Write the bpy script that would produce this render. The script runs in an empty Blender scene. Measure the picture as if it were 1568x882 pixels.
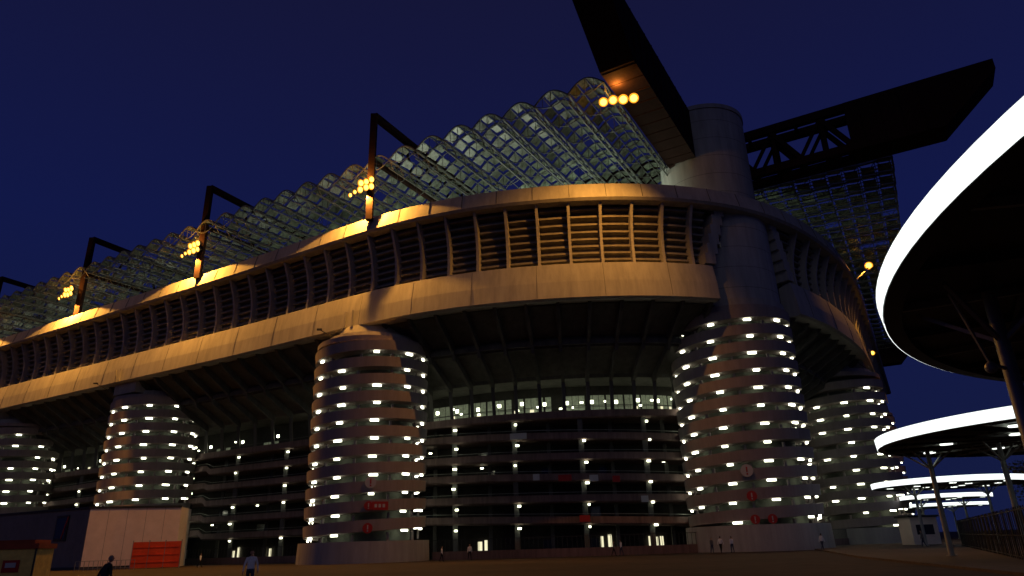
import bpy, math, random
from mathutils import Vector, Matrix
random.seed(7)
sc=bpy.context.scene
sc.view_settings.view_transform='Standard'
sc.view_settings.look='None'
sc.view_settings.exposure=0
COL=sc.collection
# ---------------------------------------------------------------- camera
th=math.radians(20.6)
F=Vector((0,math.cos(th),math.sin(th))); U0=Vector((0,-math.sin(th),math.cos(th))); R0=Vector((1,0,0))
cx=.9995*R0-.0309*U0; cy=.0309*R0+.9995*U0
cam=bpy.data.cameras.new('camera'); cam.lens=24; cam.sensor_width=36; cam.clip_end=8000; cam.clip_start=.05
co=bpy.data.objects.new('camera',cam); COL.objects.link(co)
m=Matrix.Identity(4)
for i in range(3):
    m[i][0]=cx[i]; m[i][1]=cy[i]; m[i][2]=-F[i]
m[2][3]=1.6
co.matrix_world=m
sc.camera=co
# ---------------------------------------------------------------- materials
def mat(name,col,rough=.8,metal=0,var=.25,scale=.5,streak=False,emis=None,es=0,bump=0,spec=.3,joints=None,trans=0):
    M=bpy.data.materials.new(name); M.use_nodes=True
    nt=M.node_tree; b=nt.nodes['Principled BSDF']
    b.inputs['Roughness'].default_value=rough; b.inputs['Metallic'].default_value=metal
    b.inputs['Specular IOR Level'].default_value=spec
    geo=nt.nodes.new('ShaderNodeNewGeometry')
    mp=nt.nodes.new('ShaderNodeMapping'); nt.links.new(geo.outputs['Position'],mp.inputs['Vector'])
    mp.inputs['Scale'].default_value=(scale,scale,scale*(.12 if streak else 1))
    n=nt.nodes.new('ShaderNodeTexNoise'); n.inputs['Detail'].default_value=4; n.inputs['Scale'].default_value=1.8; n.inputs['Roughness'].default_value=.68
    nt.links.new(mp.outputs[0],n.inputs['Vector'])
    r=nt.nodes.new('ShaderNodeValToRGB')
    r.color_ramp.elements[0].position=.3; r.color_ramp.elements[1].position=.7
    r.color_ramp.elements[0].color=[c*(1-var) for c in col]+[1]
    r.color_ramp.elements[1].color=[min(1,c*(1+var)) for c in col]+[1]
    nt.links.new(n.outputs['Fac'],r.inputs['Fac'])
    out=r.outputs[0]
    n2=nt.nodes.new('ShaderNodeTexNoise'); n2.inputs['Scale'].default_value=.09; n2.inputs['Detail'].default_value=1
    nt.links.new(geo.outputs['Position'],n2.inputs['Vector'])
    mr=nt.nodes.new('ShaderNodeMapRange'); mr.inputs[1].default_value=.3; mr.inputs[2].default_value=.7; mr.inputs[3].default_value=1-var*.8; mr.inputs[4].default_value=1+var*.5
    nt.links.new(n2.outputs['Fac'],mr.inputs[0])
    vm=nt.nodes.new('ShaderNodeVectorMath'); vm.operation='SCALE'
    nt.links.new(out,vm.inputs[0]); nt.links.new(mr.outputs[0],vm.inputs['Scale'])
    out=vm.outputs[0]
    if joints:
        sep=nt.nodes.new('ShaderNodeSeparateXYZ'); nt.links.new(geo.outputs['Position'],sep.inputs[0])
        md=nt.nodes.new('ShaderNodeMath'); md.operation='MODULO'; md.inputs[1].default_value=joints
        nt.links.new(sep.outputs['Z'],md.inputs[0])
        lt=nt.nodes.new('ShaderNodeMath'); lt.operation='LESS_THAN'; lt.inputs[1].default_value=.09
        nt.links.new(md.outputs[0],lt.inputs[0])
        mx=nt.nodes.new('ShaderNodeMapRange'); mx.inputs[3].default_value=1; mx.inputs[4].default_value=.55
        nt.links.new(lt.outputs[0],mx.inputs[0])
        v2=nt.nodes.new('ShaderNodeVectorMath'); v2.operation='SCALE'
        nt.links.new(out,v2.inputs[0]); nt.links.new(mx.outputs[0],v2.inputs['Scale']); out=v2.outputs[0]
    nt.links.new(out,b.inputs['Base Color'])
    if emis:
        b.inputs['Emission Color'].default_value=(*emis,1); b.inputs['Emission Strength'].default_value=es
        M.cycles.emission_sampling='NONE'
    return M
def emi(name,col,s,samp='AUTO'):
    M=bpy.data.materials.new(name); M.use_nodes=True; nt=M.node_tree; nt.nodes.clear()
    o=nt.nodes.new('ShaderNodeOutputMaterial'); e=nt.nodes.new('ShaderNodeEmission')
    e.inputs[0].default_value=(*col,1); e.inputs[1].default_value=s; nt.links.new(e.outputs[0],o.inputs[0])
    M.cycles.emission_sampling=samp
    return M
concrete=mat('concrete',(.35,.345,.335),var=.18,scale=.6,streak=True)
concrete_j=mat('concrete_panels',(.37,.375,.375),var=.18,scale=.6,streak=True,joints=3.05)
ringc=mat('ramp_parapet_paint',(.31,.265,.255),var=.15,scale=.7,streak=True)
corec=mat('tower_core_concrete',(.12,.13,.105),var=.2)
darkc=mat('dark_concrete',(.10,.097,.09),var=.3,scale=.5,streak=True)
stepc=mat('seating_step_concrete',(.22,.208,.19),var=.25,scale=.5,streak=True)
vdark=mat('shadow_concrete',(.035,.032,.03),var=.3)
rampc=mat('facade_ramp_sodium_tint',(.17,.115,.105),var=.3,scale=.8,streak=True)  # reddish sodium light is put into this base colour
redst=mat('red_steel',(.028,.014,.012),rough=.9,var=.25,scale=1.5,spec=.05)
greyst=mat('galvanised_steel',(.30,.31,.28),rough=.45,metal=.3,var=.2)
roofst=mat('roof_tube_steel',(.10,.105,.10),rough=.5,var=.2)
darkst=mat('dark_steel',(.04,.04,.04),rough=.5,var=.3)
fencest=mat('fence_steel',(.015,.015,.015),rough=.6,var=.3)
poly=mat('polycarbonate_panel',(.10,.122,.097),rough=.35,var=.9,scale=.6,spec=.5)
ringlamp=emi('ramp_lamp',(.98,1,.74),7.0)
conlamp=emi('concourse_lamp',(.95,1,.68),6)
winlit=mat('lit_glass',(.3,.34,.28),var=.4,emis=(.66,.74,.45),es=.09,scale=1.5)
doorlit=emi('lit_doorway',(1,.93,.6),1.0,'NONE')
sodium=emi('sodium_lamp',(1,.58,.085),4.0,'NONE')
sod_aura=emi('sodium_aura_rim',(1,.33,.02),1.5,'NONE')  # orange lamp aura put into a glowing rim around each lens
fascia=emi('luminous_fascia',(.93,1,.97),1.5)
fascia_l=emi('downlight_lens',(.93,1,.90),2.0,'NONE')
asphalt=mat('asphalt',(.040,.029,.026),var=.4,scale=.35,rough=.9,spec=.15)
whitep=mat('white_panel',(.80,.68,.63),var=.08,scale=.4)  # white panels; pink of the plaza sodium light is put into the colour
white_sign=mat('white_sign',(.5,.5,.5),var=.05)
redsign=mat('red_sign',(.4,.03,.03),var=.1)
orange=mat('orange_plastic',(.75,.08,.02),var=.15,rough=.5)
glassd=mat('dark_glass',(.02,.02,.025),rough=.15,var=.2,spec=.6)
# ---------------------------------------------------------------- mesh builder
class MB:
    def __init__(s,name,mats):
        s.name=name; s.mats=mats; s.v=[]; s.f=[]; s.m=[]
    def face(s,pts,mi=0):
        b=len(s.v); s.v+= [tuple(p) for p in pts]; s.f.append(tuple(range(b,b+len(pts)))); s.m.append(mi)
    def obox(s,c,ax,ay,az,mi=0):
        c=Vector(c); P=[]
        for dz in(-1,1):
            for dx,dy in((-1,-1),(1,-1),(1,1),(-1,1)):
                P.append(c+ax*dx+ay*dy+az*dz)
        b=len(s.v); s.v+=[tuple(p) for p in P]
        for q in((3,2,1,0),(4,5,6,7),(0,1,5,4),(1,2,6,5),(2,3,7,6),(3,0,4,7)):
            s.f.append(tuple(b+i for i in q)); s.m.append(mi)
    def beam(s,p,q,w,h,mi=0,up=Vector((0,0,1))):
        p=Vector(p); q=Vector(q); d=(q-p); L=d.length
        if L<1e-5: return
        d/=L
        if abs(d.dot(up))>.98: up=Vector((1,0,0))
        x=d.cross(up).normalized(); y=x.cross(d).normalized()
        s.obox((p+q)/2,x*(w/2),d*(L/2),y*(h/2),mi)
    def grid(s,rows,mi=0,close=False):
        b=len(s.v); n=len(rows[0])
        for r in rows: s.v+=[tuple(p) for p in r]
        for i in range(len(rows)-1):
            for j in range(n if close else n-1):
                k=(j+1)%n
                s.f.append((b+i*n+j,b+i*n+k,b+(i+1)*n+k,b+(i+1)*n+j)); s.m.append(mi)
    def cyl(s,x,y,z0,z1,r0,r1=None,n=48,mi=0,cap=True):
        if r1 is None:r1=r0
        A=[(x+r0*math.cos(2*math.pi*i/n),y+r0*math.sin(2*math.pi*i/n),z0) for i in range(n)]
        B=[(x+r1*math.cos(2*math.pi*i/n),y+r1*math.sin(2*math.pi*i/n),z1) for i in range(n)]
        s.grid([A,B],mi,True)
        if cap: s.face(B,mi); s.face(A[::-1],mi)
    def build(s,parent=None,smooth=False):
        me=bpy.data.meshes.new(s.name); me.from_pydata(s.v,[],s.f); 
        for M in s.mats: me.materials.append(M)
        me.polygons.foreach_set('material_index',s.m)
        if smooth: 
            me.polygons.foreach_set('use_smooth',[True]*len(s.f))
            try: me.set_sharp_from_angle(angle=math.radians(35))
            except Exception: pass
        me.update()
        o=bpy.data.objects.new(s.name,me); COL.objects.link(o)
        if parent: o.parent=parent
        return o
def empty(name):
    o=bpy.data.objects.new(name,None); COL.objects.link(o); return o
stad=empty('football_stadium')
# ---------------------------------------------------------------- stadium rim plan
L=Vector((-.87,.493,0)).normalized(); NN=Vector((.493,.87,0)).normalized()
raw=[Vector((-43.6,103.8,0))+L*t for t in range(150,0,-10)]
raw+=[Vector((x,y,0)) for x,y in((-43.6,103.8),(-27.6,94),(-16.6,87.6),(-6.7,84),(2.5,82.2),(12.6,81.6),(21.5,82.4),(30.8,84.9),(39.5,90.0),(49,98.8),(59,111.2),(65.8,122))]
raw+=[Vector((65.8,122,0))+NN*t for t in range(10,130,10)]
def resample(P,step):
    out=[P[0].copy()]; acc=0
    for a,b in zip(P[:-1],P[1:]):
        d=(b-a).length; t=step-acc
        while t<=d:
            out.append(a+(b-a)*(t/d)); t+=step
        acc=(acc+d)%step if d+acc>=step else acc+d
    return out
C=resample(raw,1.0)
for it in range(60):
    C=[C[0]]+[(C[i-1]+C[i]*2+C[i+1])/4 for i in range(1,len(C)-1)]+[C[-1]]
NC=len(C)
T=[(C[min(i+1,NC-1)]-C[max(i-1,0)]).normalized() for i in range(NC)]
N=[Vector((-t.y,t.x,0)) for t in T]
def cp(i,ins,z): 
    i=max(0,min(NC-1.001,i)); a=int(i); f=i-a
    p=C[a]*(1-f)+C[a+1]*f; n=(N[a]*(1-f)+N[a+1]*f).normalized()
    return Vector((p.x+n.x*ins,p.y+n.y*ins,z))
TC=Vector((31,95,0))
def nearest(p):
    return min(range(NC),key=lambda i:(C[i]-p).length)
iC=nearest(TC)
T1=Vector((-20.5,96,0)); T2=Vector((-67.3,127.5,0)); T3=Vector((-108.7,150.4,0)); T4=Vector((60,127,0)); T5=Vector((-153,176,0))
iT1=nearest(T1)
def sweep(mb,prof,i0=0,i1=None,step=1,mi=0,zf=None,skip=None,close=False):
    if i1 is None:i1=NC-1
    rows=[]
    def flush():
        if len(rows)>1:
            mb.grid(rows,mi,close)
            if close:
                mb.face(rows[0],mi); mb.face(rows[-1][::-1],mi)
    i=i0
    while i<=i1:
        if skip and skip(i):
            flush(); rows=[]; i+=step; continue
        dz=zf(i) if zf else 0
        rows.append([cp(i,a,z+dz) for a,z in prof]); i+=step
    flush()
skipC=lambda i: abs(i-iC)<8
# upper rim : battered parapet, leaning back
mb=MB('upper_rim_parapet',[concrete,darkc])
sweep(mb,[(1.6,44.7),(.15,44.75),(-.15,45.1),(.45,47.4),(.9,47.4),(.9,46.4),(2,46.2)],close=True)
for i in range(2,NC-2,5):
    a=cp(i,-.15,45.2); b=cp(i,.43,47.42); mb.beam(a,b,.07,.06,1)
mb.build(stad)
# lower band
mb=MB('third_tier_ring_beam',[concrete,darkc])
sweep(mb,[(3.4,31.3),(1.2,31.0),(.75,31.2),(1.0,33.5),(1.5,36.2),(2.0,36.2),(3.4,35.8)],close=True,skip=skipC)
for i in range(4,NC-2,9):
    if not skipC(i):
        mb.beam(cp(i,.73,31.3),cp(i,.99,33.5),.06,.04,1); mb.beam(cp(i,.99,33.5),cp(i,1.48,36.1),.06,.04,1)
mb.build(stad)
# ribs + stepped seating underside
def insz(z):
    t=(z-36)/(44.9-36)
    return 2.0*(1-t)+.55*t+.75*math.sin(math.pi*min(1,max(0,t)))
mb=MB('third_tier_ribs',[concrete])
zs=[36,37.5,39,40.5,42,43.5,44.9]
ribs=[i for i in [x*4.4 for x in range(int((NC-3)/4.4))] if abs(i-iC)>8]
for i in ribs:
    t=T[int(i)]
    hw=.19
    A=[cp(i,insz(z)-.05,z) for z in zs]; B=[cp(i,insz(z)+1.2,z) for z in zs]
    for z0 in range(len(zs)-1):
        q=[A[z0],A[z0+1],B[z0+1],B[z0]]
        mb.face([p-t*hw for p in q]); mb.face([p+t*hw for p in q][::-1])
        mb.face([A[z0]-t*hw,A[z0]+t*hw,A[z0+1]+t*hw,A[z0+1]-t*hw])
mb.build(stad)
mb=MB('third_tier_seating_steps',[stepc])
prof=[]
z=36.1
while z<44.8:
    a=insz(z)+.75
    prof+=[(a,z),(a+.02,z+.28),(a+.7,z+.36),(a+.75,z+.9)]
    z+=1.0
sweep(mb,prof,skip=skipC)
mb.build(stad)
# inside bowl
mb=MB('seating_bowl',[darkc])
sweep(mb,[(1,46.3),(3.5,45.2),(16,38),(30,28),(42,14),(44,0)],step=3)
mb.build(stad)
# tier underside + ribs
mb=MB('second_tier_underside',[darkc])
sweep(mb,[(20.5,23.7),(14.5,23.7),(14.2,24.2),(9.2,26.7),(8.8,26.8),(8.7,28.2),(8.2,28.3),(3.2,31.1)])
mb.build(stad)
mb=MB('second_tier_ribs',[darkc])
for i in [x*4.4+2.2 for x in range(int((NC-5)/4.4))]:
    t=T[int(i)]*.22
    P=[(14.6,22.9),(13.6,23.3),(9.4,25.6),(8.4,26.1),(7.9,27.2),(3.0,30.2),(2.2,31.2)]; Q=[(14.6,24),(13.6,24.8),(9.4,27),(8.6,27.5),(8.4,28.6),(3.2,31.3),(2.3,31.4)]
    A=[cp(i,*p) for p in P]; B=[cp(i,*p) for p in Q]
    for j in range(len(P)-1):
        q=[A[j],A[j+1],B[j+1],B[j]]
        mb.face([p-t for p in q]); mb.face([p+t for p in q][::-1]); mb.face([A[j]-t,A[j]+t,A[j+1]+t,A[j+1]-t])
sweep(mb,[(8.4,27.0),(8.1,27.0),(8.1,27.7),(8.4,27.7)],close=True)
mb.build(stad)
# concourse
mb=MB('concourse',[rampc,winlit,darkc,conlamp,vdark,doorlit])
sweep(mb,[(20.5,18.0),(14.6,18.0),(14.4,18.2),(14.4,19.1),(14.6,19.1),(14.7,18.4),(20.5,18.4)],mi=0)
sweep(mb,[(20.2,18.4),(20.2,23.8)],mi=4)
ii=[x*4.4+2.2 for x in range(int((NC-5)/4.4))]
for n_,i in enumerate(ii):
    bright = 1 if abs(i-(iC+iT1)/2)<34 else 0
    mb.beam(cp(i,14.9,18.4),cp(i,14.2,23.6),.32,.5,2)
    mb.beam(cp(i,14.5,19.55),cp(i+4.4,14.5,19.55),.06,.06,2)
    if bright or n_%3==0:
        for kk in range(3):
            if random.random()<.9:
                a=i+.3+kk*1.35
                zt=22.3 if bright else 20.8
                for z0,z1 in((19.4,20.75),(20.85,zt)):
                    if z1>z0+.1: mb.face([cp(a,20.1,z0),cp(a+1.25,20.1,z0),cp(a+1.25,20.1,z1),cp(a,20.1,z1)],1)
    if bright or random.random()<.7:
        c=cp(i+.5+random.uniform(0,.5),15.1,20.2+.4*random.random()); t=T[int(i)]
        mb.obox(c,t*.22,Vector((-t.y,t.x,0))*.1,Vector((0,0,.24)),3)
    for q in range(2):
        if random.random()<(.5 if bright else .3):
            c=cp(i+1.2+q*2+random.random(),18.5,20.2+1.3*random.random()); t=T[int(i)]
            mb.obox(c,t*random.uniform(.12,.35),Vector((-t.y,t.x,0))*.1,Vector((0,0,.12)),3)
    if random.random()<.4:
        a=i+random.random()*3
        mb.face([cp(a,19.9,18.5),cp(a+.9,19.9,18.5),cp(a+.9,19.9,20.6),cp(a,19.9,20.6)],5)
mb.build(stad)
# facade ramps
mb=MB('facade_ramps',[rampc,darkc,vdark,conlamp,doorlit,glassd,greyst])
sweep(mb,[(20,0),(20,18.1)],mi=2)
lv=[15.4,12.6,9.8,7.0,4.2]
for n_,zl in enumerate(lv):
    for (a,b,sg) in((0,iT1,.018),(iT1,iC,-.022),(iC,NC-1,.02)):
        mid=(a+b)/2
        zf=lambda i,mid=mid,sg=sg,n_=n_:(i-mid)*sg*(1 if n_%2==0 else .6) if abs(i-mid)<40 else 0
        sweep(mb,[(19.9,zl-.3),(14.9,zl-.3),(14.7,zl-.1),(14.7,zl+.75),(14.9,zl+.75),(15,zl),(19.9,zl)],i0=a,i1=b,mi=0,zf=zf)
        sweep(mb,[(14.75,zl+1.05),(14.8,zl+1.05),(14.8,zl+1.11),(14.75,zl+1.11)],i0=a,i1=b,mi=6,zf=zf,close=True,step=2)
for x in range(int((NC-13)/12.2)):
    i=x*12.2+(iC-40)%12.2
    mb.beam(cp(i,15.6,0),cp(i,15.2,18.1),.55,.7,1)
    mb.beam(cp(i+6.1,17.6,0),cp(i+6.1,17.6,18.1),.5,.5,1)
    t=T[int(i)]; nn=Vector((-t.y,t.x,0))
    for zl in lv+[18.1]:
        if random.random()<.92:
            mb.obox(cp(i+.5+random.uniform(-.35,.35),14.75,zl-.62+random.uniform(-.15,.15)),t*random.uniform(.14,.27),nn*.12,Vector((0,0,.13)),3)
        if random.random()<.18:
            mb.obox(cp(i+4.4+random.uniform(-1,1),17.2,zl-.5),t*.2,nn*.12,Vector((0,0,.10)),3)
    for zl in [0]+lv[::-1][:-1]:
        if random.random()<.5:
            a=i+random.uniform(0,5)
            mb.face([cp(a,19.8,zl+.3),cp(a+2,19.8,zl+.3),cp(a+2,19.8,zl+2.1),cp(a,19.8,zl+2.1)],5)
    if random.random()<.75:
        a=i+random.uniform(0,4)
        for kk in range(random.randint(1,5)):
            if random.random()<.3: continue
            w_=random.uniform(.5,1.1); h_=random.uniform(1.9,2.6)
            mb.face([cp(a+kk*1.5,19.7,.05),cp(a+kk*1.5+w_,19.7,.05),cp(a+kk*1.5+w_,19.7,h_),cp(a+kk*1.5,19.7,h_)],4)
mb.build(stad)
mb=MB('ramp_banners',[redsign,white_sign,darkst])
for (i,z,w,mi) in((iT1+30,9.95,.9,0),(iT1+35,9.8,.6,1),(iT1+39,9.6,.5,0),(iT1+25,10.2,.45,1),(iT1+44,6.9,.5,1),(iT1+33,4.6,.7,0),(iT1+22,15.9,1.2,1)):
    t=T[int(i)]; n=N[int(i)]
    mb.obox(cp(i,14.5,z),t*w,n*.03,Vector((0,0,.42)),mi)
mb.build(stad)
# ground level perimeter wall
mb=MB('perimeter_fence_wall',[rampc,darkst])
for a,b in((iT1+9,iC-10),(0,iT1-9),(iC+9,NC-2)):
    sweep(mb,[(9.0,0),(9.0,1.0),(9.25,1.0),(9.25,0)],i0=a,i1=b,mi=0)
    i=a
    while i<b:
        mb.beam(cp(i,9.1,1),cp(i,9.1,2.4),.05,.05,1); i+=.7
    sweep(mb,[(9.07,2.35),(9.13,2.35),(9.13,2.42),(9.07,2.42)],i0=a,i1=b,mi=1,close=True)
mb.build(stad)
# ---------------------------------------------------------------- spiral towers
def tower(c,R,z0,ztop,pitch=2.3,name='spiral_ramp_tower',ph=0.0,lights=10):
    x0,y0=c.x,c.y
    core=R-2.1
    turns=(ztop-z0)/pitch
    mb=MB(name,[ringc,corec,ringlamp,concrete])
    rows=[]; ns=int(turns*56)
    for k in range(ns+1):
        a=ph+2*math.pi*k/56; z=z0+pitch*k/56
        bh=1.34
        if z+bh>ztop+.9: bh=max(.3,ztop+.9-z)
        pr=[(R,z+bh),(R-.10,z),(core-.2,z-.04),(core-.2,z+.2),(R-.32,z+.2),(R-.26,z+bh)]
        rows.append([(x0+r*math.cos(a),y0+r*math.sin(a),zz) for r,zz in pr])
    mb.grid(rows,0,True); mb.face(rows[0]); mb.face(rows[-1][::-1])
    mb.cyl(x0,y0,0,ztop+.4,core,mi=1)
    mb.cyl(x0,y0,0,z0+.3,R+.55,R+.45,mi=3,n=64)
    mb.cyl(x0,y0,ztop+.5,ztop+1.2,R-.25,mi=0,n=64)
    up=Vector((0,0,1))
    for k in range(int(turns*lights)):
        a=ph+2*math.pi*(k+.37)/lights+random.uniform(-.03,.03); z=z0+pitch*(k+.37)/lights
        d=Vector((math.cos(a),math.sin(a),0)); t=Vector((-d.y,d.x,0))
        z-= .22
        if z<z0+.35: continue
        if random.random()<.94:
            w=random.uniform(.34,.56)
            mb.obox(Vector((x0,y0,z+.03))+d*(R-.62),t*w,d*.14,up*.12,2)
        a2=a+.31; d=Vector((math.cos(a2),math.sin(a2),0)); t=Vector((-d.y,d.x,0))
        if z+.6<ztop: mb.obox(Vector((x0,y0,z-.55))+d*(R-1.0),t*.14,d*.14,up*.62,0)
    return mb.build(stad,smooth=True)
tower(TC,8.55,2.7,29.7,ph=2.0)
tower(T1,8.0,2.2,27.5,ph=1.0)
tower(T2,7.8,2.2,27.5,ph=.4)
tower(T3,7.8,2.2,27.5,ph=1.9)
tower(T5,7.8,2.2,27.5,ph=.9)
tower(T4,7.9,2.2,27.5,ph=2.9)
T6=T4+NN*50; tower(T6,7.9,2.2,27.5,ph=2.3)
# tower caps
mb=MB('tower_caps',[concrete,darkst,ringlamp])
for Tt in(T1,T2,T3,T5,T4,T6):
    mb.cyl(Tt.x,Tt.y,28.6,29.6,6.6,6.4,mi=0)
    mb.cyl(Tt.x,Tt.y,29.6,31.2,5.4,4.6,mi=0)
    o=nearest(Tt); c=C[o]+N[o]*4
    t=T[o]; n=N[o]
    mb.obox(Vector((c.x,c.y,30.2)),t*3.2,n*2.2,Vector((0,0,1.1)),0)
    for da in(-1.2,.2):
        mb.beam(Vector((c.x,c.y,31.2))+t*da-n*3.6,Vector((c.x,c.y,33.4))+t*da-n*3.6,.22,.22,0)
    q=Vector((c.x,c.y,29.6))-n*2.5-t*3
    mb.beam(q,q+Vector((-2.8,-1,1.6)),.1,.1,1)
    mb.obox(q+Vector((-2.8,-1,1.6)),Vector((.35,0,0)),Vector((0,.15,0)),Vector((0,0,.12)),1)
mb.build(stad,smooth=True)
# corner tower upper shaft
mb=MB('corner_tower_shaft',[concrete_j,glassd,concrete])
mb.cyl(TC.x,TC.y,31.2,46.5,7.7,7.5,n=72)
mb.cyl(TC.x,TC.y,30.8,31.9,8.1,8.0,n=72,mi=2)
mb.cyl(TC.x,TC.y,46,63.2,6.75,n=72,cap=False)
mb.cyl(TC.x,TC.y,63.2,63.9,6.9,6.9,n=72,mi=2)
mb.cyl(TC.x,TC.y,63.9,64.3,6.9,6.2,n=72,mi=2)
def az_pt(az,r,z): 
    a=math.radians(az); return TC+Vector((math.cos(a)*r,math.sin(a)*r,z))
for az in(-117,-108):
    d=az_pt(az,1,0)-TC; t=Vector((-d.y,d.x,0))
    for s in(-.55,.55):
        mb.obox(az_pt(az,7.62,40.3)+t*s,t*.2,d*.1,Vector((0,0,.75)),1)
    mb.obox(az_pt(az,7.62,41.3),t*1.0,d*.16,Vector((0,0,.12)),2)
for sg in(-1,1):
    for k in range(6):
        i=iC+sg*(8.2-.5*k)
        c=cp(i,2.9,37.2+k*1.5); t=T[int(i)]
        mb.obox(c,t*.8,N[int(i)]*1.6,Vector((0,0,.76)),2)
mb.build(stad,smooth=True)
# signs on towers
def sign_disc(c,R,az,z,r,mt,name):
    a=math.radians(az); d=Vector((math.cos(a),math.sin(a),0)); t=Vector((-d.y,d.x,0)); p=c+d*(R+.12)+Vector((0,0,z))
    mb=MB(name,[mt,redsign if mt is white_sign else white_sign])
    A=[p+t*r*math.cos(2*math.pi*i/28)+Vector((0,0,r*math.sin(2*math.pi*i/28))) for i in range(28)]
    B=[q+d*.08 for q in A]
    mb.grid([A,B],0,True); mb.face(B,0)
    mb.obox(p+d*.1+Vector((0,0,.12*r/.7)),t*.12*r,d*.02,Vector((0,0,.42*r)),1)
    mb.obox(p+d*.1-Vector((0,0,.55*r)),t*.14*r,d*.02,Vector((0,0,.13*r)),1)
    mb.build(stad)
sign_disc(TC,8.6,-109,9.3,.75,white_sign,'tower_number_sign')
sign_disc(TC,8.6,-108,6.3,.6,redsign,'tower_gate_sign')
sign_disc(TC,8.6,-108,3.6,.55,redsign,'tower_gate_sign')
sign_disc(TC,8.6,-95,3.6,.55,redsign,'tower_gate_sign')
sign_disc(T1,8.05,-75,9.4,.7,white_sign,'tower_number_sign')
sign_disc(T1,8.05,-76,4.0,.6,redsign,'tower_gate_sign')
sign_disc(T1,8.05,-76,6.6,.55,redsign,'tower_gate_sign')
sign_disc(T2,7.85,-52,7.5,.6,white_sign,'tower_number_sign')
mb=MB('red_direction_sign',[redsign,white_sign])
a=math.radians(-66); d=Vector((math.cos(a),math.sin(a),0)); t=Vector((-d.y,d.x,0)); p=T1+d*8.15+Vector((0,0,6.6))
mb.obox(p,t*1.0,d*.05,Vector((0,0,.5)),0)
for k in range(3): mb.obox(p+d*.06+t*(-.55+.5*k),t*.15,d*.01,Vector((0,0,.2)),1)
mb.build(stad)
# ---------------------------------------------------------------- roof
def W(k,s,z):
    return TC+L*k-NN*s+Vector((0,0,z))
bw=4.9
def roof(name,org,ax,ay,nb,s0,s1,zv=55.6,rise=1.5):
    fr=MB(name+'_frame',[roofst]); pn=MB(name+'_panels',[poly]); seg=8
    step=2.45
    for b in range(nb):
        o=org+ax*(b*bw)
        def P(u,s,dz=0):
            return o+ax*(u*bw)+ay*s+Vector((0,0,zv+rise*math.sin(math.pi*u)+dz))
        s=s0; j=0
        while s<=s1+.01:
            for q in range(seg):
                w=.17 if j==0 else .12
                fr.beam(P(q/seg,s),P((q+1)/seg,s),w,w)
            if j%2==0:
                pr=None
                for q in range(5):
                    u=q/4; pt=o+ax*(u*bw)+ay*s+Vector((0,0,zv-1.0*math.sin(math.pi*u)))
                    if pr is not None: fr.beam(pr,pt,.10,.10)
                    if 0<q<4: fr.beam(pt,P(u,s),.07,.07)
                    pr=pt
            if s+step<=s1+.01:
                for (u0,u1) in((.04,.26),(.29,.49),(.52,.72),(.76,.96)):
                    if random.random()<.95:
                        A=[P(u0,s+.15,.10),P(u1,s+.15,.10),P(u1,s+step-.35,.30),P(u0,s+step-.35,.30)]
                        pn.face(A)
            s+=step; j+=1
        for q in(2,4,6):
            fr.beam(P(q/seg,s0),P(q/seg,s1),.10,.10)
        a=o+Vector((0,0,zv)); 
        fr.beam(a+ay*s0,a+ay*s1,.24,.24)
        fr.beam(a+ay*s0-Vector((0,0,1.3)),a+ay*s1-Vector((0,0,1.3)),.18,.18)
        s=s0; up=True
        while s+step/2<=s1:
            z0=0 if up else -1.3; z1=-1.3 if up else 0
            fr.beam(a+ay*s+Vector((0,0,z0)),a+ay*(s+step/2)+Vector((0,0,z1)),.09,.09); up=not up; s+=step/2
    fr.build(stad); pn.build(stad)
roof('roof_long_side',W(4.6,30,0),L,NN,38,0,49)
roof('roof_short_side',TC-L*26+NN*11,NN,L,26,0,37)
# frames on the roof edge
mb=MB('roof_edge_frames',[redst])
for (x,y) in((-21,88.6),(-55.2,109.2),(-88.5,129.2),(-122,149),(-155.5,168.6)):
    b=Vector((x,y,0))+NN*1.0
    mb.beam(b+Vector((0,0,46.5)),b+Vector((0,0,64.6)),.95,.95)
    mb.beam(b+Vector((0,0,64.4)),b+NN*46+Vector((0,0,62.6)),.95,.95)
    mb.beam(b+Vector((0,0,56.5)),b+NN*46+Vector((0,0,56.5)),.6,.6)
    for k in range(1,9):
        s=k*5.2
        mb.beam(b+NN*s+Vector((0,0,56.5)),b+NN*(s+2.6)+Vector((0,0,63)),.35,.35)
        mb.beam(b+NN*(s+2.6)+Vector((0,0,63)),b+NN*(s+5.2)+Vector((0,0,56.5)),.35,.35)
mb.build(stad)
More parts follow.
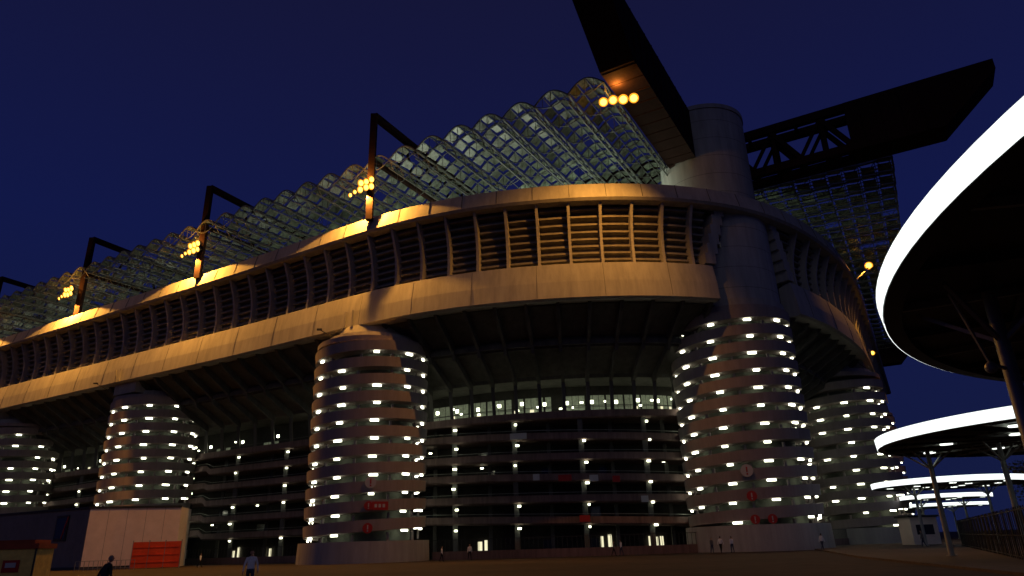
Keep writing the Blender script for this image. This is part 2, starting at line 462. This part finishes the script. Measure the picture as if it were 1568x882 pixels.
# main girders
def girder(name,org,d,side,w,send_b,send_t,solid_from,back,zb=55.0,zt=63.3):
    mb=MB(name,[redst,darkst])
    up=Vector((0,0,1)); S=side*w
    def p(s,v,z): return org+d*s+S*v+up*z
    ch=1.3
    sf=solid_from
    quad=lambda v:[p(sf,v,zb),p(send_b,v,zb),p(send_t,v,zt-1.6),p(send_t,v,zt),p(sf,v,zt)]
    a=quad(0); b=quad(1)
    mb.face(a); mb.face(b[::-1])
    for i in range(5):
        j=(i+1)%5; mb.face([a[i],b[i],b[j],a[j]])
    s=sf+2
    while s<send_b:
        for v in(-.01,1.01): mb.beam(p(s,v,zb+.1),p(s,v,zt-.1),.10,.10)
        mb.beam(p(s,.02,zb-.02),p(s,.98,zb-.02),.14,.10)
        s+=2.6
    for v in(.12,.88):
        mb.beam(p(-back,v,zb+ch/2),p(sf+.3,v,zb+ch/2),w*.22,ch)
        mb.beam(p(-back,v,zt-ch/2),p(sf+.3,v,zt-ch/2),w*.22,ch)
    s=sf; step=7.2; k=0
    while s-step>-back:
        for v in(.12,.88):
            mb.beam(p(s,v,zb+ch),p(s-step*.5,v,zt-ch),.7,.7)
            mb.beam(p(s-step*.5,v,zt-ch),p(s-step,v,zb+ch),.45,.45)
            mb.beam(p(s-step*.5,v,zb+ch*.5),p(s-step*.5,v,zt-ch*.5),.6,.6)
        mb.beam(p(s-step*.5,.1,zb+.5),p(s-step*.5,.9,zb+.5),.5,.5)
        mb.beam(p(s-step,.1,zt-.5),p(s-step,.9,zt-.5),.5,.5)
        mb.beam(p(s,.1,zb+.4),p(s-step,.9,zb+.4),.35,.35)
        s-=step
    mb.build(stad)
girder('roof_girder_long',W(-.4,0,0),-NN,L,4.4,32.5,41,6.5,175)
girder('roof_girder_short',TC+NN*4.2,-L,NN,4.8,33,40.3,21,150)
girder('roof_girder_far',TC+NN*160,-L,NN,4.8,22,28,14,150)
mb=MB('far_corner_towers',[concrete])
for P in (TC+NN*160, TC+L*160): mb.cyl(P.x+0,P.y,0,62,7.5)
mb.build(stad)
# ---------------------------------------------------------------- sodium floodlights
SOD=(1,.41,.055)
def floodlight(name,p,out,energy=9000,aim=None,ang=152,blend=.05,anchor=None,lo=.1,rows=2,cols=3,extra=2,R=.46,dz=-1.1,spill=0):
    e=empty(name); p=Vector(p); out=Vector(out).normalized(); t=Vector((-out.y,out.x,0))
    mb=MB('lamp_heads',[darkst,sodium,sod_aura])
    spots=[((k%cols)-(cols-1)/2+.10*random.uniform(-1,1),(k//cols)-(rows-1)/2+.10*random.uniform(-1,1),R*random.uniform(.9,1.1)) for k in range(rows*cols)]
    for k in range(extra): spots.append((-(cols/2)-.45-.8*k,-.55-.25*k,R*.6))
    for (a_,b_,r) in spots:
        c=p+t*a_*R*2.35+Vector((0,0,b_*R*2.35))
        dn=(out*.9+Vector((0,0,-.42))).normalized(); u=t.cross(dn).normalized()
        ci=lambda rr,dd:[c+dn*dd+t*rr*math.cos(a*math.pi/8)+u*rr*math.sin(a*math.pi/8) for a in range(16)]
        mb.grid([ci(r*.6,-.5),ci(r*1.22,.16)],0,True); mb.face(ci(r*.6,-.5)[::-1],0)
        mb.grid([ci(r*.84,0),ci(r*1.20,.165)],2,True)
        mb.grid([ci(r*.84,0),ci(r*.84,.10)],1,True); mb.face(ci(r*.84,.10),1)
    for zz in range(rows):
        h=Vector((0,0,(zz-(rows-1)/2)*R*2.35))
        mb.beam(p-t*cols*R*1.4-out*.45+h,p+t*cols*R*1.2-out*.45+h,.12,.12,0)
    if anchor is not None:
        mb.beam(p-out*.4,anchor,.18,.18,0)
        mb.beam(p-out*.4+t*1.0,anchor,.12,.12,0)
    mb.build(e)
    l=bpy.data.lights.new(name+'_lamp','SPOT'); l.energy=energy; l.color=SOD
    l.shadow_soft_size=.2
    l.spot_size=math.radians(ang); l.spot_blend=blend
    o=bpy.data.objects.new('light',l); COL.objects.link(o); o.parent=e
    o.location=p+out*lo+Vector((0,0,dz))
    aim=Vector(aim) if aim is not None else Vector((0,0,-1))+out*.1
    o.rotation_euler=aim.to_track_quat('-Z','Y').to_euler()
    if spill:
        l=bpy.data.lights.new(name+'_spill','POINT'); l.energy=spill; l.color=SOD; l.shadow_soft_size=.3
        o=bpy.data.objects.new('spill_light',l); COL.objects.link(o); o.parent=e; o.location=p+out*.9+Vector((0,0,1.2))
    return e
OUT=-NN
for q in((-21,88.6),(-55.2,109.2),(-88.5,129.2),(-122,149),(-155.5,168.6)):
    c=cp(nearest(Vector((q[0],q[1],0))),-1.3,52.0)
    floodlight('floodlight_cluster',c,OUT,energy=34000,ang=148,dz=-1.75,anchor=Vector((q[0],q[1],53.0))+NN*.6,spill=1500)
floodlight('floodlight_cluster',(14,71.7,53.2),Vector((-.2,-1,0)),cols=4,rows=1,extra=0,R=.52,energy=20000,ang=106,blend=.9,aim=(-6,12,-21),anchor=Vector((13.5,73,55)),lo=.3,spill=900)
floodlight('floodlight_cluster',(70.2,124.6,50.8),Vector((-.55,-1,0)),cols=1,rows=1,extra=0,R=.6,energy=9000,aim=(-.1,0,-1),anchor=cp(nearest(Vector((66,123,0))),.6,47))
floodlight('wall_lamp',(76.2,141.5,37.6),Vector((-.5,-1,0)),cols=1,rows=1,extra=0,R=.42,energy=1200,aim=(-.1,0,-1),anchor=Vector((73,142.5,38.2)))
# added point lights hidden behind the rim, to brighten the roof underside
for i in range(20,NC-20,11):
    if i>iC-9: continue
    bright=2.1 if (iT1+14)<i else (.7 if iT1-5<i else .4)
    p=cp(i,18,42.0)
    l=bpy.data.lights.new('roof_fill_light','POINT'); l.energy=1700*bright; l.color=(.90,1,.74); l.shadow_soft_size=.6
    o=bpy.data.objects.new('roof_fill_light',l); COL.objects.link(o); o.parent=stad; o.location=p
# ---------------------------------------------------------------- ground
mb=MB('ground',[asphalt]); S=2500
mb.face([(-S,-S,0),(S,-S,0),(S,S,0),(-S,S,0)]); mb.build()
# ---------------------------------------------------------------- canopies
def canopy(c,R,zb=6.6,h=.44,posts=(),lamps=0,off=0,arm=True,wob=.03):
    e=empty('station_canopy')
    n=160
    rr=[R*(1+wob*math.sin(2*a*2*math.pi/n+off)+wob*.6*math.sin(3*a*2*math.pi/n+off*2)) for a in range(n)]
    def ring(k,z,dr=0): return [(c[0]+(rr[i]*k+dr)*math.cos(2*math.pi*i/n),c[1]+(rr[i]*k+dr)*math.sin(2*math.pi*i/n),z) for i in range(n)]
    f=MB('luminous_fascia',[fascia]); f.grid([ring(1,zb),ring(1,zb+h,.06)],0,True); f.build(e,True)
    d=MB('canopy_deck',[darkst,greyst])
    d.grid([ring(1,zb-.01,-.02),ring(1,zb-.04,-.42),ring(1,zb+.18,-.44),ring(.5,zb+.22),ring(.02,zb+.24)],0,True)
    d.face(ring(1,zb+h+.003,.05),0)
    m=40
    for k in range(m):
        a=2*math.pi*k/m; rk=rr[int(k*n/m)]
        q=Vector((math.cos(a),math.sin(a),0)); o=Vector((c[0],c[1],0))
        d.beam(o+q*.6+Vector((0,0,zb+.12)),o+q*(rk-.45)+Vector((0,0,zb+.12)),.10,.22,k%2)
    for kf in(.3,.6,.85):
        P=ring(kf,zb+.14)
        for i in range(0,n,4): d.beam(P[i],P[(i+4)%n],.09,.16,0)
    d.build(e)
    for i,(px,py,lean) in enumerate(posts):
        p=MB('post',[greyst])
        p.cyl(px,py,0,zb+.1,.18,.14,n=20); p.cyl(px,py,0,.17,.32,n=20)
        if arm:
            for k in range(4):
                a=k*math.pi/2+.5
                p.beam((px,py,zb-1.1),(px+1.7*math.cos(a),py+1.7*math.sin(a),zb+.05),.09,.09)
        p.build(e,True)
    if lamps:
        l=MB('downlights',[fascia_l])
        for k in range(lamps):
            a=k*2.4; r=R*.85*math.sqrt((k+.5)/lamps)
            l.cyl(c[0]+r*math.cos(a),c[1]+r*math.sin(a),zb-.02,zb+.05,.36,n=16)
        l.build(e)
    return e
canopy((26,7.4),19.0,posts=((10.9,14.8,0),(20,20,0)),off=2.2,wob=0)
canopy((33.2,40.2),11.2,h=.6,posts=((27.6,47.2,0),(29.6,43,0),(39,38,0)),lamps=16,off=.5)
canopy((50.8,84),8.3,h=.6,posts=((46.5,84,0),(55,84,0)),lamps=12,off=.5)
canopy((70,118),6.5,h=.6,posts=((66,118,0),(73,118,0)),lamps=6,off=1.5)
canopy((92,158),9.5,h=.6,posts=((88,158,0),(95,158,0)),lamps=6,off=2.5)
e=empty('canopy_spotlight'); mb=MB('fixture',[greyst,darkst])
K=Vector((10.35,14.6,0))
mb.beam(K+Vector((-.55,-.1,6.6)),K+Vector((0,0,5.0)),.05,.05,0)
for k in range(6):
    a0=-math.pi/2+math.pi*k/6; a1=a0+math.pi/6
    mb.cyl(K.x,K.y,4.9+.13*math.sin(a0),4.9+.13*math.sin(a1),max(.01,.13*math.cos(a0)),max(.01,.13*math.cos(a1)),n=16,mi=0,cap=False)
mb.beam(K+Vector((0,0,4.95)),(10.9,14.8,4.9),.06,.06,0)
mb.build(e,True)
# ---------------------------------------------------------------- fence (right)
e=empty('metal_fence'); mb=MB('fence_panels',[fencest])
PTS=[Vector((24.5,29,0)),Vector((22.6,32,0)),Vector((29.5,45,0)),Vector((38.5,62,0)),Vector((47,78,0))]
for A,B in zip(PTS[:-1],PTS[1:]):
    n=max(2,int((B-A).length/.85))
    for k in range(n+1):
        p=A+(B-A)*(k/n)
        mb.beam(p,p+Vector((0,0,2.65)),.07 if k%3==0 else .035,.07 if k%3==0 else .035)
    for z in(.25,1.3,2.5): mb.beam(A+Vector((0,0,z)),B+Vector((0,0,z)),.04,.06)
mb.build(e)
mb=MB('pavement',[mat('paving',(.075,.06,.055),var=.3,scale=1.2,spec=.15)])
P=[(13,5),(60,5),(90,110),(42,110),(24,52)]
mb.face([(x,y,.12) for x,y in P]); 
for (a,b) in zip(P,P[1:]+P[:1]): mb.face([(a[0],a[1],0),(b[0],b[1],0),(b[0],b[1],.12),(a[0],a[1],.12)])
mb.build()
# ---------------------------------------------------------------- left box building
e=empty('site_office_building')
P=[Vector((-62.5,104,0)),Vector((-50.8,107.5,0)),Vector((-52.5,114.5,0)),Vector((-88,125.5,0)),Vector((-96,121,0))]
greyp=mat('grey_panel',(.16,.16,.17),var=.12)
mb=MB('walls',[whitep,greyp,darkst,glassd,redsign])
H=8.4
for i in range(5):
    a=P[i];b=P[(i+1)%5]; 
    mb.face([a,b,b+Vector((0,0,H)),a+Vector((0,0,H))],0 if i in(0,1) else 1)
mb.face([p+Vector((0,0,H)) for p in P],1)
for a,b in((P[0],P[1]),(P[4],P[0])):
    d=(b-a).normalized(); o=Vector((d.y,-d.x,0))
    mb.beam(a+o*.03+Vector((0,0,H+.05)),b+o*.03+Vector((0,0,H+.05)),.3,.3,2)
    mb.beam(a+o*.03+Vector((0,0,.2)),b+o*.03+Vector((0,0,.2)),.12,.4,2)
    k=2.5
    while k<(b-a).length: 
        mb.beam(a+d*k+Vector((0,0,.3)),a+d*k+Vector((0,0,H-.1)),.03,.03,1); k+=2.5
d=(P[0]-P[4]).normalized(); o=Vector((d.y,-d.x,0))
for (k,z,w,h) in((31.5,5.8,1.5,1.8),(22,3.2,3.5,.9),):
    c=P[4]+d*k+o*.1+Vector((0,0,z))
    mb.obox(c,d*w,o*.06,Vector((0,0,h)),2); mb.obox(c+o*.07,d*(w*.82),o*.03,Vector((0,0,h*.8)),3)
mb.beam(P[4]+d*32+o*.12+Vector((0,0,4.3)),P[4]+d*32.9+o*.12+Vector((0,0,7.4)),.25,.2,4)
mb.build(e)
e=empty('orange_site_barrier'); mb=MB('panels',[orange,greyst])
a=Vector((-52.5,98.5,0)); b=Vector((-46.6,100.0,0)); d=(b-a)/3
for k in range(3):
    c=a+d*(k+.5)
    mb.obox(c+Vector((0,0,1.75)),d*.48,Vector((0,.06,0)),Vector((0,0,1.65)),0)
    for zz in(.8,1.75,2.7): mb.beam(c-d*.47+Vector((0,-.09,zz)),c+d*.47+Vector((0,-.09,zz)),.06,.10,0)
for k in range(4): mb.beam(a+d*k,a+d*k+Vector((0,0,3.6)),.09,.09,1)
mb.build(e)
e=empty('pedestrian_barrier'); mb=MB('rails',[greyst])
for k in range(14):
    p=Vector((-56,92,0))+Vector((.55*k,.05*k,0))
    mb.beam(p,p+Vector((0,0,1.2)),.05,.05)
for z in(.3,1.2): mb.beam(Vector((-56,92,z)),Vector((-48.8,92.6,z)),.05,.05)
mb.build(e)
# kiosk bottom left
e=empty('vending_kiosk'); K=Vector((-28.0,39.5,0))
yel=mat('kiosk_yellow',(.88,.62,.16),var=.2,scale=1.2); dred=mat('kiosk_red_roof',(.35,.07,.03),var=.3)
mb=MB('kiosk_body',[yel,dred,darkst,white_sign,redsign])
dx=Vector((.97,.2,0)); dy=Vector((-.2,.97,0))
mb.obox(K+Vector((0,0,1.15)),dx*2.0,dy*1.1,Vector((0,0,1.0)),0)
mb.obox(K+Vector((0,0,2.28)),dx*2.1,dy*1.18,Vector((0,0,.13)),1)
mb.obox(K+Vector((0,0,2.5)),dx*1.8,dy*1.0,Vector((0,0,.10)),1)
mb.obox(K-dy*1.13+dx*.9+Vector((0,0,1.3)),dx*.4,dy*.02,Vector((0,0,.3)),4)
mb.obox(K-dy*1.16+dx*.9+Vector((0,0,1.35)),dx*.25,dy*.02,Vector((0,0,.12)),3)
mb.obox(K-dy*1.13-dx*.6+Vector((0,0,1.3)),dx*.45,dy*.02,Vector((0,0,.3)),3)
for sx in(-1.98,-.0,1.98): mb.obox(K-dy*1.1+dx*sx+Vector((0,0,1.15)),dx*.04,dy*.04,Vector((0,0,1.0)),2)
for sx in(-1.8,1.8):
    for sy in(-.9,.9): mb.beam(K+dx*sx+dy*sy,K+dx*sx+dy*sy+Vector((0,0,.2)),.2,.2,2)
mb.build(e)
e=empty('ticket_booth'); mb=MB('booth',[whitep,darkst,glassd]); K=Vector((51.5,94,0))
mb.obox(K+Vector((0,0,1.7)),Vector((1.7,0,0)),Vector((0,1.5,0)),Vector((0,0,1.7)),0)
mb.obox(K+Vector((0,0,3.5)),Vector((1.95,0,0)),Vector((0,1.8,0)),Vector((0,0,.12)),1)
mb.obox(K+Vector((0,-1.52,1.9)),Vector((1.1,0,0)),Vector((0,.03,0)),Vector((0,0,.6)),2)
mb.build(e)
# ---------------------------------------------------------------- people
skinm=mat('skin',(.42,.25,.18),var=.05); 
def person(name,loc,face_ang,h,shirt,trou,hair,step=.25,lean=0.0,fine=True,arm=.1):
    s=h/1.75
    e=empty(name)
    V=[];E=[];RR=[]
    def v(x,y,z,r): V.append((x,y,z)); RR.append(r); return len(V)-1
    def l(a,b): E.append((a,b))
    ly=lambda z:-lean*max(0,z-.95)
    pel=v(0,0,.95,.135); w=v(0,ly(1.12),1.12,.125); ch=v(0,ly(1.32),1.32,.15); nk=v(0,ly(1.47),1.47,.062); hd=v(0,ly(1.54)-.01,1.54,.058)
    l(pel,w);l(w,ch);l(ch,nk);l(nk,hd)
    for sg in(-1,1):
        hip=v(.10*sg,0,.88,.10); kn=v(.105*sg,-.5*step*sg,.49,.062); an=v(.105*sg,-step*sg+.06,.09,.042); to=v(.12*sg,-step*sg-.10,.045,.040)
        l(pel,hip);l(hip,kn);l(kn,an);l(an,to)
        sh=v(.185*sg,ly(1.41),1.41,.062); el=v((.24+arm*.3)*sg,ly(1.13)+.06*sg,1.13,.045); wr=v((.25+arm*.5)*sg,ly(.88)+.10*sg-.03,.88,.029); pa=v((.25+arm*.5)*sg,ly(.8)+.10*sg-.04,.80,.034)
        l(ch,sh);l(sh,el);l(el,wr);l(wr,pa)
        if fine:
            for q in range(4):
                f1=v((.25+arm*.5)*sg,V[pa][1]-.03+.02*q,.755,.010); f2=v((.245+arm*.5)*sg,V[pa][1]-.035+.02*q,.71-.006*abs(q-1.5),.008)
                l(pa,f1);l(f1,f2)
            tb=v((.24+arm*.5)*sg,V[pa][1]-.055,.79,.011); tb2=v((.235+arm*.5)*sg,V[pa][1]-.07,.755,.009); l(pa,tb); l(tb,tb2)
    me=bpy.data.meshes.new('body'); me.from_pydata(V,E,[])
    o=bpy.data.objects.new('body',me); COL.objects.link(o)
    md=o.modifiers.new('s','SKIN'); md.use_smooth_shade=True
    sv=me.skin_vertices[0].data
    for i,r in enumerate(RR):
        sv[i].radius=(r*(1.25 if i in(1,2) else 1),r*(.85 if i in(0,1,2) else 1)); sv[i].use_root=(i==0)
    sb=o.modifiers.new('u','SUBSURF'); sb.levels=2; sb.render_levels=2
    dg=bpy.context.evaluated_depsgraph_get(); dg.update()
    m2=bpy.data.meshes.new_from_object(o.evaluated_get(dg)); bpy.data.objects.remove(o)
    m2.name='body'
    for M in(shirt,trou,skinm,hair): m2.materials.append(M)
    for p in m2.polygons:
        c=p.center
        p.use_smooth=True
        p.material_index= 3 if c.z<.09 else (1 if c.z<.97 and abs(c.x)<.215 else (2 if (c.z<.87 or c.z>1.49) else 0))
    b=bpy.data.objects.new('body',m2); COL.objects.link(b); b.parent=e
    hm=MB('head',[skinm,hair,darkst]); rows=[]; hc=Vector((0,ly(1.63)-.015,1.635))
    for i in range(13):
        ph=-math.pi/2+math.pi*i/12; row=[]
        for j in range(20):
            a=2*math.pi*j/20; x=math.cos(ph)*math.cos(a)*.076; y=math.cos(ph)*math.sin(a)*.096; z=math.sin(ph)*.118
            if z<-.03 : x*=1-.25*(-z-.03)/.09; y=y*(.9 if y>0 else 1)
            if y<-.085 and -.03<z<.012: y-=.020
            row.append(hc+Vector((x,y,z)))
        rows.append(row)
    hm.grid(rows,0,True)
    for k in range(len(hm.f)):
        c=sum((Vector(hm.v[q]) for q in hm.f[k]),Vector())/4-hc
        if c.z>.055 or (c.y>.012 and c.z>-.055): hm.m[k]=1
    for sg in(-1,1):
        hm.obox(hc+Vector((.078*sg,.005,-.005)),Vector((.01,0,0)),Vector((0,.018,0)),Vector((0,0,.03)),0)
        hm.obox(hc+Vector((.03*sg,-.088,.008)),Vector((.012,0,0)),Vector((0,.005,0)),Vector((0,0,.006)),2)
    hm.obox(hc+Vector((0,-.086,-.055)),Vector((.022,0,0)),Vector((0,.004,0)),Vector((0,0,.005)),2)
    hm.build(e,True)
    e.location=loc; e.rotation_euler=(0,0,face_ang); e.scale=(s,s,s)
    return e
cl=lambda n,c:mat(n,c,var=.15,scale=6)
c_white=cl('shirt_light',(.75,.76,.78)); c_dark=cl('jacket_dark',(.02,.02,.025)); c_jean=cl('jeans',(.04,.05,.08)); c_black=cl('trousers_black',(.015,.015,.015)); c_grey=cl('shirt_grey',(.15,.14,.14))
hb=cl('hair_dark',(.03,.02,.015)); hg=cl('hair_grey',(.22,.19,.17))
person('pedestrian',(-11.75,32,0),.3,1.72,c_white,c_jean,hb,step=.25)
person('pedestrian',(-13.9,24.5,0),2.6,1.66,c_dark,c_black,hg,step=.25,lean=.25)
for (x,y,a,st) in((22.0,84,0.5,.1),(23.2,84.6,2.4,.2),(24.4,84.3,3.6,.1),(11,86,1.2,.25),(12,87,4.2,.2),(-42,96,1.6,.25),(-35.5,97,4.6,.2),(33,80,1.9,.25),(44,80,4.4,.25),(-9,84,1.5,.2),(-6,87,.5,.2)):
    person('pedestrian',(x,y,0),a,random.uniform(1.62,1.85),random.choice((c_dark,c_grey,c_white)),random.choice((c_black,c_jean)),hb,step=st,fine=False)
# ---------------------------------------------------------------- trees (right)
bark=mat('bark',(.06,.045,.035),var=.3); leaf=mat('foliage',(.05,.07,.03),var=.5,scale=2)
def tree(x,y,h,r):
    e=empty('broadleaf_tree'); t=MB('trunk',[bark]); c=Vector((x,y,0))
    t.cyl(x,y,0,h*.45,.28,.18,n=12)
    lf=MB('crown',[leaf]); blobs=[]
    for k in range(9):
        a=k*2.4; rr=r*random.uniform(.3,.75); tip=c+Vector((rr*math.cos(a),rr*math.sin(a),h*random.uniform(.5,.9)))
        t.beam(c+Vector((0,0,h*.35)),tip,.12,.12); blobs.append((tip,r*random.uniform(.3,.5)))
    for (b,br) in blobs:
        for q in range(260):
            d=Vector([random.gauss(0,1) for _ in range(3)]).normalized()*br*random.random()**.4
            p=b+d; u=Vector([random.gauss(0,1) for _ in range(3)]).normalized(); w=u.orthogonal().normalized()*.16; u=u*.22
            lf.face([p-u,p+w,p+u,p-w])
    t.build(e); lf.build(e)
tree(73,98,11,5.5); tree(84,108,10,5); tree(92,100,12,5.5); tree(104,118,11,6)
# ---------------------------------------------------------------- world / plaza fill
w=bpy.data.worlds.new('World'); sc.world=w; w.use_nodes=True; nt=w.node_tree
bg=nt.nodes['Background']
sky=nt.nodes.new('ShaderNodeTexSky'); sky.sky_type='NISHITA'; sky.sun_disc=False
sky.sun_elevation=math.radians(-3.0); sky.sun_rotation=math.radians(200)
sky.ozone_density=4
tc=nt.nodes.new('ShaderNodeTexCoord'); sp=nt.nodes.new('ShaderNodeSeparateXYZ'); nt.links.new(tc.outputs['Generated'],sp.inputs[0])
ra=nt.nodes.new('ShaderNodeValToRGB'); ra.color_ramp.elements[0].position=0; ra.color_ramp.elements[0].color=(.007,.011,.050,1)
ra.color_ramp.elements[1].position=.80; ra.color_ramp.elements[1].color=(.0075,.0072,.030,1)
el=ra.color_ramp.elements.new(.40); el.color=(.0055,.0088,.060,1)
nt.links.new(sp.outputs['Z'],ra.inputs[0])
mx=nt.nodes.new('ShaderNodeMix'); mx.data_type='RGBA'; mx.blend_type='ADD'; mx.inputs[0].default_value=.02
nt.links.new(ra.outputs[0],mx.inputs[6]); nt.links.new(sky.outputs[0],mx.inputs[7])
nt.links.new(mx.outputs[2],bg.inputs[0]); bg.inputs[1].default_value=1.0
w.cycles.sampling_method='NONE'
sl=bpy.data.lights.new('plaza_fill','SUN'); sl.energy=.045; sl.angle=math.radians(25); sl.color=(1,.92,.87)  # added dim lamp standing in for plaza street light, no real sun
so=bpy.data.objects.new('plaza_fill',sl); COL.objects.link(so); so.rotation_euler=Vector((.25,1,-.55)).to_track_quat('-Z','Y').to_euler()
